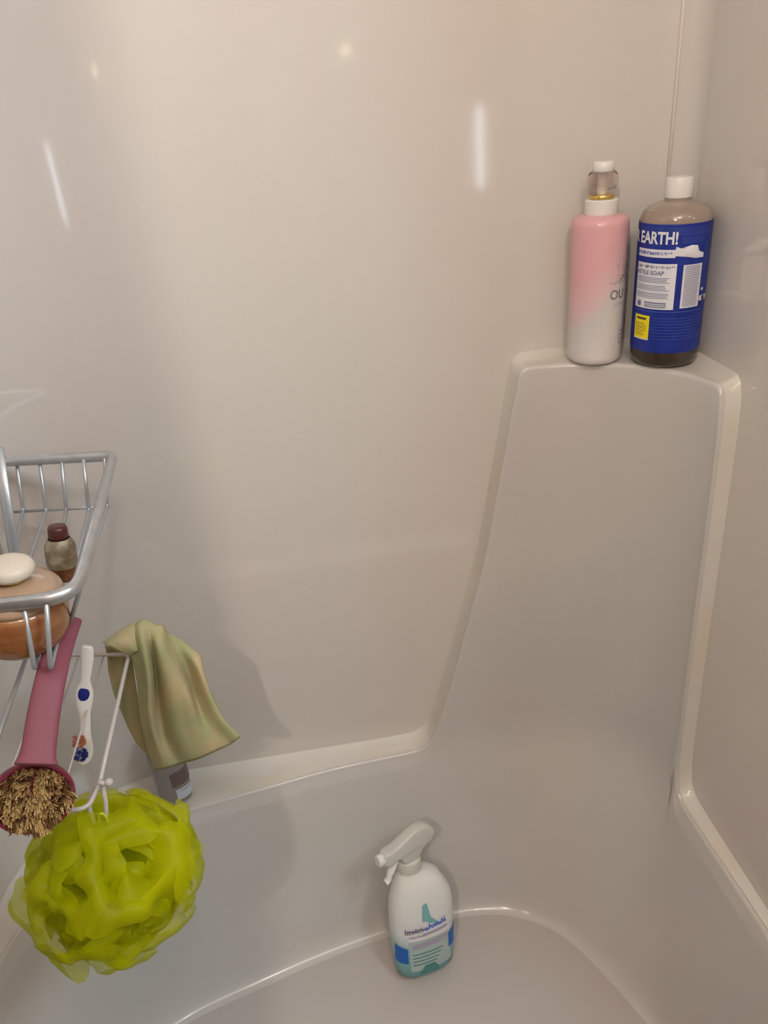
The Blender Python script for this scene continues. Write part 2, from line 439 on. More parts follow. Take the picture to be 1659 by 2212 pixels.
def pink_bottle():
    r = .0385; b = thing('pump_bottle', 'pink to white pump bottle with gold ring, left-hand bottle on the corner shelf', 'bottle', (.440, -.0455, SH+.001), (0, 0, 0))
    bm = bmesh.new()
    lathe(bm, [(.028, 0), (.034, .001), (.037, .004), (.0385, .010)] + [(r, .012+.185*k/10) for k in range(11)] + [(.038, .202), (.0355, .2065), (.031, .209), (.023, .2105), (.0205, .211)], 56)
    body = obj('body', bm, M['pinkfade'], b, angle=60)
    bm = bmesh.new(); lathe(bm, [(.019, .2105), (.0218, .2108), (.0222, .212), (.0220, .229), (.0205, .2305), (.012, .231)], 40); obj('collar', bm, M['whiteplastic'], b, angle=40)
    bm = bmesh.new(); lathe(bm, [(.013, .2310), (.0162, .2313), (.0170, .2325), (.0170, .2345), (.0160, .236), (.009, .2363)], 40); obj('gold_ring', bm, M['gold'], b, angle=40)
    bm = bmesh.new(); lathe(bm, [(.0070, .236), (.0066, .240), (.0062, .262), (.0075, .266)], 24)
    obj('pump_stem', bm, M['whiteplastic'], b)
    bm = bmesh.new(); lathe(bm, [(.0165, .243), (.0190, .246), (.0205, .253), (.0200, .260), (.0170, .2655), (.0150, .2662), (.0185, .260), (.0192, .253), (.0178, .247)], 36, cap=False)
    obj('clear_pump_guard', bm, M['clear'], b)
    bm = bmesh.new(); lathe(bm, [(.008, .2655), (.0138, .266), (.0146, .2675), (.0144, .277), (.0132, .2788), (.006, .2792)], 36)
    hd = obj('pump_head', bm, M['whiteplastic'], b, angle=40)
    bm = bmesh.new(); tube(bm, [(0, .010, .2735), (.004, .018, .2735), (.006, .024, .272), (.0065, .028, .268)], [.005, .0048, .0042, .0036], 14); obj('nozzle', bm, M['whiteplastic'], hd)
    g = bmesh.new(); e = .0004
    text_on(g, 'OU', r, 4, .0975, .019, e, 0, sx=.9)
    marks_on(g, r, 4, 58, .118, .0055, e, 1)
    rect_on(g, r, 16, 70, .0895, .0905, e, 1)
    for k in range(4): rect_on(g, r, 34, 66-random.uniform(0, 16), .030+.006*k, .0318+.006*k, e, 1)
    # floral sprig
    def leaf(u, z, ang, ln, wd, mi):
        vs = []
        for s in range(8):
            t = 2*PI*s/8; x = math.cos(t)*ln/2; y = math.sin(t)*wd/2
            X = x*math.cos(ang)-y*math.sin(ang); Y = x*math.sin(ang)+y*math.cos(ang)
            a = R(u) + X/r - PI/2; vs.append(g.verts.new(((r+e)*math.cos(a), (r+e)*math.sin(a), z+Y)))
        g.faces.new(vs).material_index = mi
    for k in range(46):
        z = random.uniform(.125, .172); u = 52 + (z-.125)*250 + random.gauss(0, 9) - 6
        leaf(u, z, random.uniform(0, PI), random.uniform(.004, .009), random.uniform(.0012, .003), random.choice([1, 1, 2, 2]))
    for k in range(12): leaf(18+random.uniform(0, 26), random.uniform(.128, .156), random.uniform(0, PI), random.uniform(.003, .006), .0012, 1)
    leaf(64, .071, 1.4, .012, .009, 0)
    # pale speckles on the frosted base
    for k in range(150):
        leaf(random.uniform(-70, 60), random.triangular(.006, .10, .03), random.uniform(0, PI), random.uniform(.001, .003), random.uniform(.0008, .0016), 3)
    obj('lettering', g, [mat('dark grey print', (.13, .12, .12), .5), mat('soft grey print', (.40, .36, .35), .5), mat('brown print', (.28, .19, .17), .5), mat('pale speckle print', (.55, .50, .48), .5)], body, smooth=False)
    b.scale = (1, 1, .955)
pb_ = pink_bottle()

# ------------------------------------------------------------------ spray bottle
def grad_z(name, stops, rough=.3, trans=0, slope=0):
    m = mat(name, stops[0][1], rough, spec=.5, trans=trans, ior=1.3)
    nt = m.node_tree; b = nt.nodes['Principled BSDF']; L_ = nt.links.new
    tc = nt.nodes.new('ShaderNodeTexCoord'); sp = nt.nodes.new('ShaderNodeSeparateXYZ'); L_(tc.outputs['Object'], sp.inputs[0])
    ma = nt.nodes.new('ShaderNodeMath'); ma.operation = 'MULTIPLY_ADD'; L_(sp.outputs['X'], ma.inputs[0]); ma.inputs[1].default_value = slope; L_(sp.outputs['Z'], ma.inputs[2])
    mr = nt.nodes.new('ShaderNodeMapRange'); mr.inputs['From Max'].default_value = .3; L_(ma.outputs[0], mr.inputs['Value'])
    cr = nt.nodes.new('ShaderNodeValToRGB'); L_(mr.outputs['Result'], cr.inputs['Fac'])
    el = cr.color_ramp.elements
    el[0].position = stops[0][0]/.3; el[0].color = (*stops[0][1], 1); el[1].position = stops[-1][0]/.3; el[1].color = (*stops[-1][1], 1)
    for z, c in stops[1:-1]:
        x = el.new(z/.3); x.color = (*c, 1)
    L_(cr.outputs['Color'], b.inputs['Base Color'])
    return m
def spray():
    M['spraybody'] = grad_z('teal to white spray plastic', [(0, (.12, .30, .32)), (.035, (.22, .42, .43)), (.075, (.40, .53, .55)), (.105, (.72, .74, .74)), (.2, (.78, .77, .73))], .28, slope=0)
    base = at(916, 2084, z=FZ)
    base.z = FZ+.0078
    s = thing('spray_bottle', 'white and teal trigger spray bottle with blue side patches leaning in the tub', 'bottle', base, (R(-12), R(5), R(12)))
    SC = 1.09
    rows_def = [(0, -.040, .040, .022), (.002, -.046, .046, .027), (.008, -.051, .051, .031), (.03, -.0535, .0535, .033), (.07, -.0545, .055, .034), (.10, -.0545, .0555, .034),
        (.125, -.054, .0555, .0335), (.142, -.0525, .0535, .0325), (.156, -.049, .049, .031), (.168, -.045, .0415, .029), (.178, -.0415, .037, .0265), (.186, -.039, .027, .024),
        (.192, -.037, .014, .0215), (.198, -.0355, .0045, .020), (.203, -.0345, .0035, .0185)]
    def row(z, a, b_, d, n=40):
        out = []; cx = (a+b_)/2; w = (b_-a)/2; ex = 2.6 if w > .03 else 2.0
        for k in range(n):
            t = 2*PI*k/n; c_, s_ = math.cos(t), math.sin(t)
            out.append(Vector((cx+w*math.copysign(abs(c_)**(2/ex), c_), d*math.copysign(abs(s_)**(2/ex), s_), z))*SC)
        return out
    bm = bmesh.new(); loft(bm, [row(*q) for q in rows_def])
    body = obj('body', bm, M['spraybody'], s, angle=60)
    bm = bmesh.new(); lathe(bm, [(.0195*SC, .201*SC), (.0215*SC, .2015*SC), (.022*SC, .203*SC), (.0205*SC, .219*SC), (.018*SC, .221*SC), (.010*SC, .2215*SC)], 32, center=(-.0155*SC, 0, 0))
    obj('collar', bm, mat('frosted white plastic', (.62, .61, .56), .35, sss=.1), s, angle=40)
    # trigger head: rounded side profile with thickness
    prof = [(-.030, .220), (-.036, .232), (-.050, .236), (-.052, .232), (-.064, .232), (-.068, .238), (-.068, .250), (-.064, .256), (-.050, .257), (-.030, .264), (-.008, .273), (.012, .275), (.026, .268), (.034, .256), (.034, .246), (.024, .240), (.012, .236), (.004, .228), (-.002, .220)]
    pp = smooth_path([(x*SC, 0, z*SC) for x, z in prof], 3, closed=True)
    cen = Vector((-.015*SC, 0, .248*SC))
    def ringy(y, sc): return [Vector((cen.x+(p.x-cen.x)*sc, y, cen.z+(p.z-cen.z)*sc)) for p in pp]
    bm = bmesh.new(); loft(bm, [ringy(-.0125, .80), ringy(-.0115, .93), ringy(-.008, .99), ringy(0, 1.0), ringy(.008, .99), ringy(.0115, .93), ringy(.0125, .80)])
    hm = mat('grey-white trigger plastic', (.58, .57, .53), .35)
    h = obj('trigger_head', bm, hm, s, angle=60)
    h.rotation_euler = (0, 0, R(14))
    bm = bmesh.new(); lathe(bm, [(.005, 0), (.0095, .0005), (.0105, .002), (.0105, .014), (.009, .0155)], 20)
    nz = obj('nozzle', bm, M['whiteplastic'], h, angle=40); nz.location = (-.062*SC, 0, .2445*SC); nz.rotation_euler = (0, R(-90), 0)
    bm = bmesh.new(); tube(bm, smooth_path([(-.040*SC, 0, .236*SC), (-.046*SC, 0, .224*SC), (-.054*SC, 0, .212*SC), (-.058*SC, 0, .202*SC), (-.064*SC, 0, .198*SC)], 4), [.0055]*9+[.0048]*8, 12, rb=.008)
    obj('trigger', bm, M['whiteplastic'], h)
    # printed label on the face
    g = bmesh.new()
    def surf(x, z, off=.0012):
        q = min(rows_def, key=lambda k: abs(k[0]-z))
        # interpolate rows
        for a_, b_ in zip(rows_def, rows_def[1:]):
            if a_[0] <= z <= b_[0]:
                t = (z-a_[0])/(b_[0]-a_[0]); q = tuple(a_[i]*(1-t)+b_[i]*t for i in range(4)); break
        cx = (q[1]+q[2])/2; w = (q[2]-q[1])/2; u = max(-.999, min(.999, (x-cx)/w))
        return Vector((x, -q[3]*(1-abs(u)**2.6)**(1/2.6) - off, z))*SC
    def patch(pts, mi, off=.0012, n=8):
        # pts: quad corners lowerleft, lowerright, upperright, upperleft
        a, b_, c_, d_ = pts; V = []
        for i in range(n+1):
            rr = []
            for j in range(n+1):
                u, v = i/n, j/n
                x = (a[0]*(1-u)+b_[0]*u)*(1-v)+(d_[0]*(1-u)+c_[0]*u)*v; z = (a[1]*(1-u)+b_[1]*u)*(1-v)+(d_[1]*(1-u)+c_[1]*u)*v
                rr.append(g.verts.new(surf(x, z, off)))
            V.append(rr)
        for i in range(n):
            for j in range(n): g.faces.new((V[i][j], V[i+1][j], V[i+1][j+1], V[i][j+1])).material_index = mi
    mats = [mat('pale teal print', (.40, .50, .48), .4), mat('strong blue print', (.004, .12, .50), .35), mat('slate print', (.14, .13, .20), .4), mat('royal print', (.01, .10, .55), .4),
            mat('lilac print', (.38, .35, .45), .4), mat('teal drop print', (.20, .45, .48), .35), mat('deep teal print', (.06, .24, .22), .35), mat('white print', (.74, .72, .74), .4)]
    patch([(-.034, .020), (.040, .020), (.040, .082), (-.034, .082)], 0)
    patch([(-.0535, .038), (-.037, .038), (-.037, .068), (-.0535, .074)], 1, .0016)
    patch([(.036, .046), (.0545, .046), (.0545, .080), (.036, .076)], 1, .0016)
    patch([(-.034, .082), (.042, .082), (.030, .112), (-.048, .116)], 7, .001)
    patch([(-.012, .0895), (.034, .092), (.034, .097), (-.012, .0945)], 4, .0018)
    patch([(-.030, .066), (.034, .070), (.034, .079), (-.030, .075)], 4, .0018)
    for k in range(4): patch([(-.030, .033+.007*k), (.012+.004*k, .034+.007*k), (.012+.004*k, .036+.007*k), (-.030, .035+.007*k)], 6, .0017, 4)
    patch([(-.020, .012), (.018, .012), (.008, .030), (-.010, .030)], 6, .0018)
    patch([(-.010, .118), (.006, .114), (.000, .150), (-.008, .148)], 5, .0014)
    patch([(.0, .112), (.018, .108), (.006, .122), (-.002, .130)], 5, .0015)
    lbl = obj('label', g, mats, body)
    g = bmesh.new()
    rr_ = random.Random(4)
    def strokes(x0, x1, z, h, sl, mi):
        x = x0
        while x < x1:
            w_ = rr_.uniform(.0012, .0022); zz = z + sl*(x-x0); a = h*rr_.choice([0, 0, .1]); b_ = h*rr_.choice([.6, .7, 1])
            V = [surf(x, zz+a, .0028), surf(x+w_, zz+a, .0028), surf(x+w_, zz+b_, .0028), surf(x, zz+b_, .0028)]
            g.faces.new([g.verts.new(v) for v in V]).material_index = mi
            q_ = zz + h*rr_.choice([.05, .35, .5]); V = [surf(x, q_, .0029), surf(x+w_*2.2, q_, .0029), surf(x+w_*2.2, q_+h*.2, .0029), surf(x, q_+h*.2, .0029)]
            g.faces.new([g.verts.new(v) for v in V]).material_index = mi
            x += w_*rr_.uniform(1.7, 2.3)
    strokes(-.040, -.008, .0985, .0105, .03, 2); strokes(-.007, .030, .1005, .010, .10, 3); strokes(-.034, -.008, .0905, .005, .02, 4)
    obj('lettering', g, mats, lbl, smooth=False)
spray()

# ------------------------------------------------------------------ shower caddy
zr = 1.13; zb = 1.06
FL, FR, NR, NL = Vector((-.392, -.128, zr)), Vector((-.240, -.158, zr)), Vector((-.2205, -.488, zr)), Vector((-.372, -.478, zr))
fl, fr_, nr, nl = Vector((-.415, -.140, zb)), Vector((-.285, -.166, zb)), Vector((-.258, -.490, zb)), Vector((-.385, -.480, zb))
cad = thing('shower_caddy', 'grey metal two-tier hanging shower caddy with wire basket at left edge', 'caddy', (-.38, -.30, .90))
off = -Vector(cad.location)
def cadpart(name, bm, m, **k):
    bmesh.ops.translate(bm, verts=bm.verts, vec=off); return obj(name, bm, m, cad, **k)
bm = bmesh.new(); tube(bm, round_corners([FL, FR, NR, NL], [.012, .014, .034, .02], 8), 0.0070, 14, closed=True, rb=.0058, up=(0,0,1)); cadpart('basket_rim', bm, M['alu'])
bm = bmesh.new()
def lerp(a, b, t): return a + (b-a)*t
def rimpt(px, py): return at(px, py, z=zr)
for (xa, xb, xc, xd) in ((35, 50, -62, -22), (85, 100, -4, 30), (133, 143, 50, 75), (180, 192, 100, 110)):
    a = rimpt(xa, 992); b = at(xb, 1103, z=zb); c_ = at(xc, 1446, z=zb); d_ = rimpt(xd-10 if xd < 100 else 100, 1298)
    d_ = rimpt(xc, 1299) if xc != 110 else rimpt(100, 1297)
    c_ = at({-62: -22, -4: -20, 50: 75, 100: 109}[xc], 1447, z=zb)
    tube(bm, round_corners([a, b, c_, d_], .006, 5, closed=False), .0024, 8)
b = at(232, 1094, z=zb); tube(bm, round_corners([rimpt(226, 990), b, at(150, 1350, z=zb), rimpt(176, 1262)], .01, 5, closed=False), .0022, 8)
tube(bm, [at(30, 1106, z=zb-.003), at(236, 1094, z=zb-.003)], .0020, 8)
cadpart('basket_wires', bm, M['coated'])
# back frame, hanging loop above and lower tray
zt = .905
fl2, fr2, nr2, nl2 = Vector((-.345, -.243, zt)), Vector((-.255, -.275, zt)), Vector((-.259, -.520, zt)), Vector((-.345, -.52, zt))
bm = bmesh.new()
x0 = -.380
tube(bm, round_corners([Vector((x0-.02, -.20, .88)), Vector((x0-.015, -.20, zb)), Vector((x0-.025, -.20, 1.50)), Vector((x0-.025, -.31, 1.62)), Vector((x0-.025, -.42, 1.50)), Vector((x0-.01, -.42, zb)), Vector((x0-.01, -.42, .88))], .05, 8, closed=False), .0042, 12)
tube(bm, [Vector((x0-.02, -.20, .89)), Vector((x0-.01, -.42, .89))], .003, 10)
cadpart('back_frame', bm, M['alu'])
a, b = at(-4, 968, y=-.25), at(30, 1195, y=-.26)
bm = bmesh.new(); tube(bm, [a, b, b+Vector((.002, 0, -.012))], .0062, 12, rb=.003); cadpart('strut', bm, M['coated'])
bm = bmesh.new()
hookp = at(216, 1688, z=zt)
tube(bm, round_corners([Vector((x0-.012, -.243, zt)), fr2, hookp], .008, 6, closed=False), .0024, 10)
tube(bm, round_corners([hookp, nr2, Vector((x0-.008, -.52, zt)), Vector((x0-.008, -.43, .89))], .010, 6, closed=False), .0024, 10)
for t in (.25, .5, .75):
    p = lerp(Vector((x0-.005, -.25, zt)), fr2, t); q = lerp(Vector((x0-.005, -.52, zt)), nr2, t); tube(bm, [p, q], .0011, 6)
cadpart('lower_tray', bm, M['pinkwhite'])
bm = bmesh.new()
h0 = at(216, 1688, z=zt)
yb = h0.y - .004
tube(bm, smooth_path([at(217, 1688, y=yb), at(200, 1712, y=yb), at(193, 1740, y=yb-.004), at(200, 1768, y=yb-.010), at(205, 1782, y=yb-.016)], 5), .0024, 10)
tube(bm, smooth_path([at(236, 1692, y=yb), at(224, 1704, y=yb-.002), at(228, 1730, y=yb-.008), at(229, 1755, y=yb-.012), at(228, 1776, y=yb-.014)], 5), .0024, 10)
tube(bm, [at(212, 1690, y=yb), at(236, 1694, y=yb)], .0028, 10)
bmesh.ops.create_uvsphere(bm, u_segments=14, v_segments=10, radius=.0045, matrix=Matrix.Translation(at(235, 1690, y=yb)))
cadpart('hook', bm, M['pinkwhite'])

# ------------------------------------------------------------------ things in the basket
M['amber'] = mat('amber liquid in plastic', (.27, .095, .028), .16, spec=.5, coat=.5, var=(22, (.36, .16, .065), .4, .65, (1,1,3)))
M['tan'] = mat('tan tinted plastic', (.40, .27, .18), .2, spec=.5, coat=.4, var=(30, (.42, .27, .17), .4, .65))
def amber_bottle():
    c = Vector((-.294, -.447, zb+.0045))
    b = thing('amber_bottle', 'squat amber bottle with cream round cap in the wire basket', 'bottle', c, (0, R(7), 0))
    r = .0455
    bm = bmesh.new(); lathe(bm, [(r*.55, 0), (r*.75, .0015), (r*.9, .008), (r*.985, .02), (r, .035), (r*.995, .045), (r*.97, .052)], 56); obj('body', bm, M['amber'], b)
    bm = bmesh.new(); lathe(bm, [(r*.9695, .052), (r*.93, .057), (r*.84, .062), (r*.70, .066), (r*.52, .069), (r*.34, .0705), (r*.26, .071)], 56); obj('shoulder', bm, M['tan'], b)
    bm = bmesh.new(); lathe(bm, [(.0125, .0708), (.0145, .0715), (.0145, .074), (.012, .075)], 32); obj('gold_ring', bm, M['gold'], b)
    bm = bmesh.new(); lathe(bm, [(.010, .0748), (.0190, .0755), (.0215, .078), (.0220, .082), (.0205, .0865), (.016, .0895), (.009, .091), (.003, .0912)], 40); obj('cap', bm, mat('cream cap plastic', (.66, .58, .48), .4), b)
amber_bottle()
def brown_bottle():
    c = at(136, 1238, z=zb+.01); c.z = zb+.003
    b = thing('brown_bottle', 'small dark brown bottle with maroon cap standing behind the amber bottle', 'bottle', c, (R(-3), R(8), R(20)))
    b.scale = (.86, .86, .86)
    r = .0185
    bm = bmesh.new(); lathe(bm, [(r*.7, 0), (r*.95, .002), (r, .006), (r, .042), (r*.96, .047)], 40); obj('body', bm, mat('dark brown plastic', (.13, .040, .014), .2, coat=.4), b, angle=60)
    bm = bmesh.new(); lathe(bm, [(r+.0004, .020), (r+.0005, .021), (r+.0005, .043), (r*.96+.0006, .0475), (r*.82, .054), (r*.70, .057)], 40, cap=False)
    obj('label', bm, mat('worn olive label', (.20, .155, .10), .4, var=(60, (.36, .30, .22), .5, .65)), b)
    bm = bmesh.new(); lathe(bm, [(.0095, .0565), (.0118, .057), (.0122, .060), (.0118, .070), (.0100, .0735), (.0050, .0745)], 32); obj('cap', bm, mat('maroon cap plastic', (.075, .020, .014), .35), b)
brown_bottle()

# ------------------------------------------------------------------ bath brush
def brush():
    yH = -.545
    H = at(70, 1722, y=yH)
    b = thing('bath_brush', 'bath brush with pink handle and tan bristle head hanging under the basket', 'brush', H)
    o_ = -H
    red = mat('translucent pink plastic', (.235, .065, .09), .5, spec=.3); dred = mat('dark red plastic', (.17, .012, .035), .25, coat=.4)
    # handle: flattened bar
    tocam = (CAM-H).normalized()
    pts = smooth_path([at(78, 1652, y=-.552), at(84, 1615, y=-.54), at(95, 1540, y=-.515), at(112, 1455, y=-.485), at(130, 1390, y=-.45), at(150, 1335, y=-.42)], 6)
    n = len(pts); bm = bmesh.new(); rows = []
    for i, p in enumerate(pts):
        t = i/(n-1); T = (pts[min(i+1, n-1)]-pts[max(i-1, 0)]).normalized(); S = T.cross(tocam).normalized(); Nn = S.cross(T).normalized()
        w = .0155+.002*math.exp(-((t-.0)/.1)**2)*1.5 - .003*t; d = .0045
        rows.append([p + o_ + S*w*math.copysign(abs(math.cos(a))**.75, math.cos(a)) + Nn*d*math.copysign(abs(math.sin(a))**.75, math.sin(a)) for a in [2*PI*k/20 for k in range(20)]])
    loft(bm, rows); obj('handle', bm, red, b)
    # head: frame facing the camera, slightly down
    nrm = (tocam*.9 + Vector((0,-.1,-.30))).normalized()
    upv = (pts[3]-pts[0]).normalized(); upv = (upv - nrm*upv.dot(nrm)).normalized(); sd = upv.cross(nrm).normalized()
    fr = Matrix((sd, upv, nrm)).transposed().to_4x4()
    def ell(rx, ry, z, n=40): return [fr @ Vector((rx*math.cos(2*PI*k/n), ry*math.sin(2*PI*k/n), z)) for k in range(n)]
    RX, RY = .0375, .0335
    bm = bmesh.new(); loft(bm, [ell(RX*.6, RY*.6, -.014), ell(RX*.9, RY*.9, -.010), ell(RX, RY, -.003), ell(RX*1.01, RY*1.01, .002), ell(RX*.98, RY*.98, .0045), ell(RX*.90, RY*.90, .0045), ell(RX*.88, RY*.88, .001), ell(RX*.5, RY*.5, 0)])
    obj('head', bm, dred, b, angle=60)
    # bristles: many slim tufts splaying outwards, uncountable
    bm = bmesh.new(); rnd = random.Random(3)
    for k in range(2300):
        a = rnd.uniform(0, 2*PI); q = math.sqrt(rnd.uniform(0, 1)); x, y = RX*.86*q*math.cos(a), RY*.86*q*math.sin(a)
        # cluster roots into tufts
        x = round(x/.0062)*.0062 + rnd.gauss(0, .0011); y = round(y/.0062)*.0062 + rnd.gauss(0, .0011)
        if (x/RX)**2+(y/RY)**2 > .76: continue
        ln = .0085+rnd.uniform(-.0018, .0018)+.002*noise.noise(Vector((x*120, y*120, 0)))
        nx = 3*x*.02 + noise.noise(Vector((x*70, y*70, 3)))*.006 + rnd.gauss(0, .0016); ny = 3*y*.02 + noise.noise(Vector((x*70, y*70, 9)))*.006 - .002+ rnd.gauss(0, .0016)
        p0 = Vector((x, y, 0)); p1 = Vector((x+nx, y+ny, ln)); w = .00066
        t = Vector((rnd.uniform(-1, 1), rnd.uniform(-1, 1), 0)).normalized()*w; t2 = Vector((-t.y, t.x, 0))
        vs = [bm.verts.new(fr @ (p0+q_)) for q_ in (t, t2, -t)] + [bm.verts.new(fr @ (p1+q_*.8)) for q_ in (t, t2, -t)]
        mi = 2 if noise.noise(Vector((x*150, y*150, 5))) < -.12 else rnd.choice([0, 0, 1, 1])
        for i in range(3): bm.faces.new((vs[i], vs[(i+1) % 3], vs[3+(i+1) % 3], vs[3+i])).material_index = mi
        bm.faces.new(vs[3:]).material_index = mi
    br = obj('bristles', bm, [mat('tan bristle', (.46, .27, .09), .6), mat('light bristle', (.66, .46, .20), .6), mat('dark bristle', (.16, .075, .02), .6)], b, smooth=False)
    br['kind'] = 'stuff'
brush()

# ------------------------------------------------------------------ toothbrush
def toothbrush():
    yT = -.352
    sp = [(189, 1396, 10), (188, 1404, 13), (188, 1425, 13.5), (186, 1450, 12), (184, 1470, 11), (182, 1488, 17), (182, 1505, 19), (182, 1522, 17), (183, 1542, 12.5), (184, 1562, 11.5), (184, 1582, 12), (182, 1600, 17), (180, 1622, 21), (180, 1640, 17), (180, 1650, 8)]
    P0 = at(184, 1500, y=yT); b = thing('toothbrush', 'white toothbrush with navy oval grip hanging head down from the lower tray', 'toothbrush', P0)
    dep = (P0-CAM).dot(fw); k_ = dep/FPX
    tocam = (CAM-P0).normalized()
    P = [at(x, y, y=yT-(y-1396)*.00012) - P0 for x, y, w in sp]; ws = [w*k_ for _, _, w in sp]
    pts = smooth_path(P, 5); wv = [v.x for v in smooth_path([(w, 0, 0) for w in ws], 5)]
    bm = bmesh.new(); rows = []; n = len(pts)
    for i, p in enumerate(pts):
        T = (pts[min(i+1, n-1)]-pts[max(i-1, 0)]).normalized(); S = T.cross(tocam).normalized(); Nn = S.cross(T)
        rows.append([p + S*wv[i]*math.cos(a) + Nn*min(.0045, wv[i]*.8)*math.sin(a) for a in [2*PI*q/18 for q in range(18)]])
    loft(bm, rows); hd = obj('handle', bm, mat('cream white toothbrush plastic', (.80, .73, .68), .28, coat=.2), b)
    def pad(name, px, py, rx, ry, m, parent=None, lift=.0050, tilt=0):
        c = at(px, py, y=yT-(py-1396)*.00012) - P0 + tocam*lift; bm = bmesh.new()
        ud = (pts[0]-pts[-1]).normalized(); sd = ud.cross(tocam).normalized(); n_ = sd.cross(ud)
        M4 = Matrix((sd, ud, n_)).transposed().to_4x4(); M4.translation = c
        bmesh.ops.create_uvsphere(bm, u_segments=20, v_segments=12, radius=1, matrix=M4 @ Matrix.Rotation(tilt, 4, 'Z') @ Matrix.Diagonal((rx*k_, ry*k_, .0022, 1)))
        return obj(name, bm, m, parent or b)
    navy = mat('navy rubber', (.012, .018, .19), .4)
    pad('grip', 181, 1500, 12, 20, navy, lift=.0035)
    # short tufts on the head
    for name, m, lo, hi, cx_ in (('bristles', mat('orange brown bristle', (.48, .16, .08), .5), 1588, 1614, 172), ('bristles', navy, 1616, 1642, 176)):
        bm = bmesh.new(); rnd = random.Random(5)
        for k in range(130):
            x = cx_ + rnd.uniform(-13, 15); y = rnd.uniform(lo, hi)
            if ((x-cx_)/16)**2+((y-(lo+hi)/2)/17)**2 > 1: continue
            p0 = at(x, y, y=yT-(y-1396)*.00012)-P0 + tocam*.002; p1 = p0 + tocam*.0065 + Vector((rnd.gauss(-.001, .0006), 0, rnd.gauss(0, .0006)))
            tube(bm, [p0, p1], .0007, 5)
        obj(name, bm, m, b)
toothbrush()

# ------------------------------------------------------------------ olive washcloth
M['cloth'] = mat('olive green cloth', (.36, .35, .18), .9, spec=.15, var=(30, (.46, .37, .21), .42, .62, (1,1,.6)), bump=(420, .5, .001))
def grid_mesh(P, name, m, parent, th=.0012):
    bm = bmesh.new(); V = [[bm.verts.new(p) for p in r] for r in P]
    for a, b in zip(V, V[1:]):
        for k in range(len(a)-1): bm.faces.new((a[k], a[k+1], b[k+1], b[k]))
    o = obj(name, bm, m, parent)
    s = o.modifiers.new('s', 'SOLIDIFY'); s.thickness = th; s.offset = 0
    return o
def cloth():
    # columns of the draped panel: each runs from the fold over the tray bar to the hem (pixel x, y, depth offset towards camera)
    cols = [
     [(262,1392,.00),(282,1412,.004),(296,1470,.004),(302,1540,.000),(316,1610,-.002),(334,1664,-.004)],
     [(278,1366,-.004),(292,1398,.010),(308,1470,.012),(312,1540,.010),(328,1606,.006),(346,1662,.004)],
     [(300,1342,-.006),(308,1380,.016),(322,1460,.022),(326,1540,.020),(338,1600,.014),(364,1658,.008)],
     [(316,1338,-.006),(326,1385,.006),(336,1450,.002),(342,1530,.000),(356,1596,.004),(384,1652,.004)],
     [(338,1350,-.006),(338,1390,.014),(348,1450,.016),(366,1530,.016),(380,1590,.014),(408,1645,.008)],
     [(352,1350,-.008),(356,1390,.010),(372,1450,.018),(392,1520,.020),(404,1580,.016),(436,1636,.010)],
     [(362,1366,-.010),(374,1400,-.004),(392,1452,.006),(412,1510,.014),(428,1570,.010),(462,1624,.006)],
     [(390,1382,-.012),(398,1410,-.008),(408,1450,-.012),(420,1500,-.008),(446,1560,.000),(490,1612,.006)],
     [(412,1398,-.012),(420,1420,-.004),(430,1452,.002),(446,1500,.004),(468,1552,.006),(506,1602,.008)],
     [(432,1416,-.012),(436,1430,-.006),(444,1462,.000),(462,1510,.002),(486,1556,.006),(521,1590,.008)]]
    P0 = at(345, 1500, y=-.285)
    b = thing('washcloth', 'creased olive green washcloth draped over the corner of the lower tray', 'washcloth', P0)
    tc = (CAM-P0).normalized()
    def P(q, base=-.285): 
        v = at(q[0], q[1], y=base); return v + (CAM-v).normalized()*q[2]*1.5 - P0
    C1 = [smooth_path([P(q) for q in c_], 6) for c_ in cols]
    rows = []
    for j in range(len(C1[0])): rows.append(smooth_path([c_[j] for c_ in C1], 5))
    for j, r_ in enumerate(rows):
        for i, p in enumerate(r_):
            r_[i] = p + tc*(.0022*noise.noise(Vector((i*.16, j*.05, 1))) + .0008*math.sin(i*.9+j*.05))
    grid_mesh(rows, 'front_fold', M['cloth'], b)
    # flap lying over the bar at the left, and the dark rear fold hanging behind the rod
    cols = [[(222,1388,.002),(236,1394,.010),(262,1408,.012),(284,1416,.010)], [(246,1372,-.002),(258,1380,.008),(276,1396,.014),(292,1408,.014)],
            [(276,1352,-.006),(284,1366,.004),(294,1384,.010),(304,1404,.012)], [(304,1340,-.010),(306,1356,-.002),(310,1376,.004),(318,1400,.006)]]
    C2 = [smooth_path([P(q) for q in c_], 5) for c_ in cols]
    grid_mesh([smooth_path([c_[j] for c_ in C2], 5) for j in range(len(C2[0]))], 'top_fold', M['cloth'], b)
    cols = [[(226,1392,0),(232,1420,0),(234,1450,-.002),(246,1500,-.004)], [(244,1398,-.004),(250,1440,-.006),(256,1490,-.008),(268,1552,-.008)],
            [(262,1404,.0),(270,1450,-.002),(280,1520,-.006),(292,1600,-.008)], [(284,1410,-.004),(292,1470,-.008),(306,1560,-.010),(326,1640,-.012)]]
    C3 = [smooth_path([P(q, -.262) for q in c_], 5) for c_ in cols]
    grid_mesh([smooth_path([c_[j] for c_ in C3], 5) for j in range(len(C3[0]))], 'rear_fold', M['cloth'], b)
cloth()

